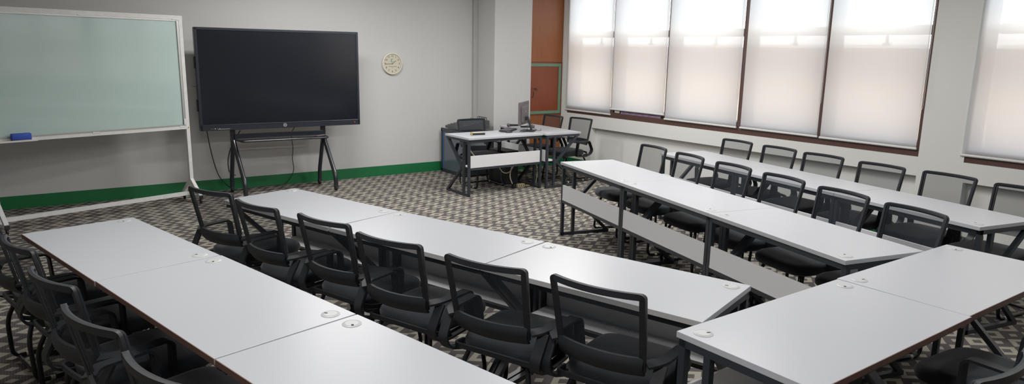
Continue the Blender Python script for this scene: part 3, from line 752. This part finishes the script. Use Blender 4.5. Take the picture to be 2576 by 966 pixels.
# computer on the teacher desk
ma = math.radians(40)
mo = thing('computer_monitor', 'flat monitor on the teacher desk seen from behind at a narrow angle', 'monitor', (5.56, 7.75, .751), ma)
mb = MB(); mb.box((0, 0, .245), (.50, .022, .31), ch=.004); mb.box((0, -.018, .235), (.36, .022, .22), ch=.008); mb.obj('monitor_back', M['monitor'], mo)
mb = MB(); mb.box((0, .0125, .245), (.48, .003, .29)); mb.obj('screen', M['screen'], mo)
mb = MB(); mb.box((0.04, -.030, .378), (.30, .002, .004)); mb.obj('vent_line', M['black_plastic'], mo)
mb = MB(); mb.sweep([(.012*math.cos(2*PI*j/20)+.0, -.030, .27+.012*math.sin(2*PI*j/20)) for j in range(20)], .003, .001, (0, 1, 0), closed=True); eb = mb.obj('emblem', M['logo'], mo)
text_mesh('DELL', .009, 'emblem_lettering', M['logo'], eb, Matrix.Translation((0, -.0302, .27)) @ RX, .0005)
mb = MB(); mb.bar((0, -.12, .008), (0, -.06, .19), .06, .018, (0, 1, 0)); mb.box((0, -.045, .175), (.07, .05, .05), ch=.005); mb.obj('stand_arm', M['black_plastic'], mo)
mb = MB(); mb.box((0, -.07, .006), (.24, .19, .010), ch=.004); mb.obj('stand_base', M['black_plastic'], mo)
kb = thing('keyboard', 'dark flat keyboard lying left of the monitor on the teacher desk', 'keyboard', (5.36, 7.83, .751), math.radians(38))
mb = MB(); mb.box((0, 0, .012), (.40, .14, .014), Matrix.Rotation(.06, 3, 'X'), .003); kbo = mb.obj('keyboard_base', M['black_plastic'], kb)
mbk = MB()
for i in range(14):
    for j in range(5): mbk.box((-.175+.027*i, -.05+.025*j, .0215+.0015*j), (.022, .020, .005))
q = mbk.obj('keys', M['monitor'], kb); q['kind'] = 'stuff'
ms = thing('computer_mouse', 'black computer mouse in front of the keyboard on the teacher desk', 'mouse', (5.26, 7.655, .751), .2)
mb = MB(); mb.add(*(lambda B: (B.v, B.f))(MB().ball((0, 0, 0), 1, 20, 12))); mb.v = [(x*.055, y*.032, max(.001, z*.026+.008)) for x, y, z in mb.v]; mb.obj('shell', M['black_plastic'], ms, smooth=True)
mb = MB(); mb.box((-.02, 0, .033), (.018, .006, .008), ch=.002); mb.obj('scroll_wheel', M['monitor'], ms)
def mic(x, y, a, label):
    t = thing('microphone', label, 'microphone', (x, y, .751), a, 'microphones on the teacher desk')
    mb = MB(); mb.lathe([(.010, -.10), (.013, -.09), (.017, .05), (.020, .065)], (0, 0, .024), 16, 'x'); mb.obj('handle', M['black_plastic'], t, smooth=True)
    mb = MB(); mb.ball((.090, 0, .026), .026, 16, 10); mb.obj('mic_head', M['monitor'], t, smooth=True)
mic(5.80, 7.99, -.25, 'black microphone lying to the right of the monitor'); mic(5.745, 8.23, 2.8, 'black microphone peeking out left of the monitor')
cs = thing('pencil_case', 'small black and gold case lying alone on the left of the teacher desk', 'case', (4.735, 7.61, .751), -.10)
mb = MB(); mb.box((0, 0, .014), (.19, .05, .026), ch=.003); mb.obj('case_body', M['black_plastic'], cs)
mb = MB(); mb.box((.005, .002, .031), (.165, .045, .008), ch=.002); mb.obj('cream_lid', M['clock_face'], cs)
mb = MB(); mb.box((-.092, 0, .022), (.012, .052, .035), ch=.003); mb.obj('gold_end', M['gold'], cs)
cable('monitor_cable', [(5.60, 7.70, .90), (5.57, 7.66, .80), (5.50, 7.60, .757), (5.42, 7.56, .757), (5.35, 7.60, .757), (5.30, 7.66, .757)], .003, M['cable'], 'thin grey cable curling on the teacher desk below the monitor')
cable('monitor_cable', [(5.63, 7.69, .90), (5.66, 7.64, .79), (5.72, 7.62, .757), (5.80, 7.66, .757), (5.90, 7.80, .757)], .003, M['cable'], 'thin dark cable running right from the monitor base')

pc = thing('computer_tower', 'black desktop computer box with a white sticker behind the teacher desk', 'computer', (5.42, 8.02, 0), .05)
mb = MB(); mb.box((0, 0, .24), (.22, .40, .46), ch=.006); mb.obj('case', M['black_plastic'], pc)
mb = MB(); mb.box((.045, -.202, .425), (.06, .003, .028)); mb.obj('sticker', M['cap'], pc)
mb = MB()
for x in (-.08, .08):
    for y in (-.15, .15): mb.lathe([(.012, 0), (.012, .011)], (x, y, 0), 10)
mb.obj('foot', M['black_plastic'], pc)
ps = thing('power_strip', 'beige power strip block on the carpet in front of the teacher desks', 'power strip', (5.42, 7.60, 0), .12)
mb = MB(); mb.box((0, 0, .024), (.125, .055, .044), ch=.004); so = mb.obj('strip_body', M['beige'], ps)
mb = MB()
for x in (-.036, 0, .036): mb.box((x, -.0285, .026), (.016, .002, .014))
mb.obj('socket', M['ink'], so)
pg = thing('wall_plug', 'black plug adapter at the left end of the beige power strip', 'plug', (5.305, 7.585, 0), .12)
mb = MB(); mb.box((0, 0, .03), (.055, .045, .058), ch=.005); mb.obj('adapter', M['black_plastic'], pg)
cable('cream_cable', [(5.28, 7.59, .06), (5.24, 7.60, .16), (5.28, 7.62, .28), (5.38, 7.66, .37)], .0075, M['cream_cable'], 'cream cable rising from the black plug to the desk shelf')
cable('cream_cable', [(5.03, 7.60, .35), (5.12, 7.58, .22), (5.22, 7.58, .215), (5.36, 7.62, .35)], .006, M['cream_cable'], 'cream cable sagging in a loop under the desk panel')
cable('cream_cable', [(4.55, 7.56, .72), (4.57, 7.57, .60), (4.66, 7.58, .49), (4.72, 7.50, .40)], .007, M['cream_cable'], 'cream cable running down the left end of the teacher desk')
cable('cream_cable', [(5.74, 7.75, .36), (5.79, 7.72, .25), (5.78, 7.70, .12), (5.76, 7.70, .01)], .006, M['cream_cable'], 'cream cable hanging between the two teacher desks')
cable('cream_cable', [(5.44, 7.62, .02), (5.52, 7.58, .008), (5.60, 7.60, .008), (5.54, 7.66, .008), (5.62, 7.68, .008)], .0055, M['beige'], 'short beige cable beside the power strip on the carpet')
cable('blue_cable', [(5.19, 7.66, .36), (5.13, 7.66, .2), (5.15, 7.66, .08), (5.24, 7.68, .01), (5.36, 7.74, .01)], .004, M['blue_cable'], 'thin blue cable hanging under the teacher desk panel')
random.seed(11)
for k, (x, y, lb) in enumerate([(5.75, 7.85, 'tangle of black cable on the carpet under the teacher desks'), (6.15, 7.95, 'loop of black cable on the carpet beneath the end-on teacher desk'), (6.35, 7.62, 'black cable trailing right across the carpet from the teacher desks')]):
    pts = [(x+.22*math.cos(j*1.35+k)*(1-.03*j)+.02*j, y+.14*math.sin(j*1.35+k), .008+.003*(j % 3)) for j in range(14)]
    cable('floor_cable', pts, .006, M['cable'], lb)

# ---------------------------------------------------------------- light
def area(name, loc, sx, sy, power, col=(1, 1, 1), rot=(0, 0, 0)):
    l = bpy.data.lights.new(name, 'AREA'); l.shape = 'RECTANGLE'; l.size = sx; l.size_y = sy; l.energy = power; l.color = col
    o = bpy.data.objects.new(name, l); COL.objects.link(o); o.location = loc; o.rotation_euler = rot; return o
for x, y, p_ in ((2.9, 7.5, 62), (5.0, 6.2, 74), (4.4, 3.4, 50), (1.0, 3.6, 42), (.3, .9, 42), (3.4, 1.2, 18)):  # last two are added fill to brighten the shade under the desks
    area('ceiling_or_fill_lamp', (x, y, 2.94), 1.2, .3, p_, (1, .99, .975))
w = bpy.data.worlds.new('sky'); bpy.context.scene.world = w; w.use_nodes = True
bg = w.node_tree.nodes['Background']; bg.inputs[0].default_value = (.93, .97, 1.0, 1); bg.inputs[1].default_value = 5.2

# ---------------------------------------------------------------- camera
R = Vector((0.8229480686532871, -0.5678308249060869, 0.018017507771543182))
U = Vector((0.09761001073770545, 0.1725651750207403, 0.9801497570136138))
F = Vector((0.5596684394385749, 0.8048536603982951, -0.197438150416418))
cam = bpy.data.cameras.new('camera'); co = bpy.data.objects.new('camera', cam); COL.objects.link(co)
co.matrix_world = Matrix(((R.x, U.x, -F.x, 0), (R.y, U.y, -F.y, 0), (R.z, U.z, -F.z, 1.807), (0, 0, 0, 1)))
cam.sensor_fit = 'HORIZONTAL'; cam.sensor_width = 36; cam.lens = 1741.824/2576*36; cam.clip_start = .05; cam.clip_end = 200
sc = bpy.context.scene; sc.camera = co
sc.view_settings.view_transform = 'Standard'; sc.view_settings.look = 'None'; sc.view_settings.exposure = 0; sc.view_settings.gamma = 1.18
sc.cycles.use_denoising = True; sc.cycles.max_bounces = 8; sc.cycles.transparent_max_bounces = 16; sc.cycles.diffuse_bounces = 4
sc.cycles.sample_clamp_indirect = 6
sc.cycles.caustics_reflective = False; sc.cycles.caustics_refractive = False
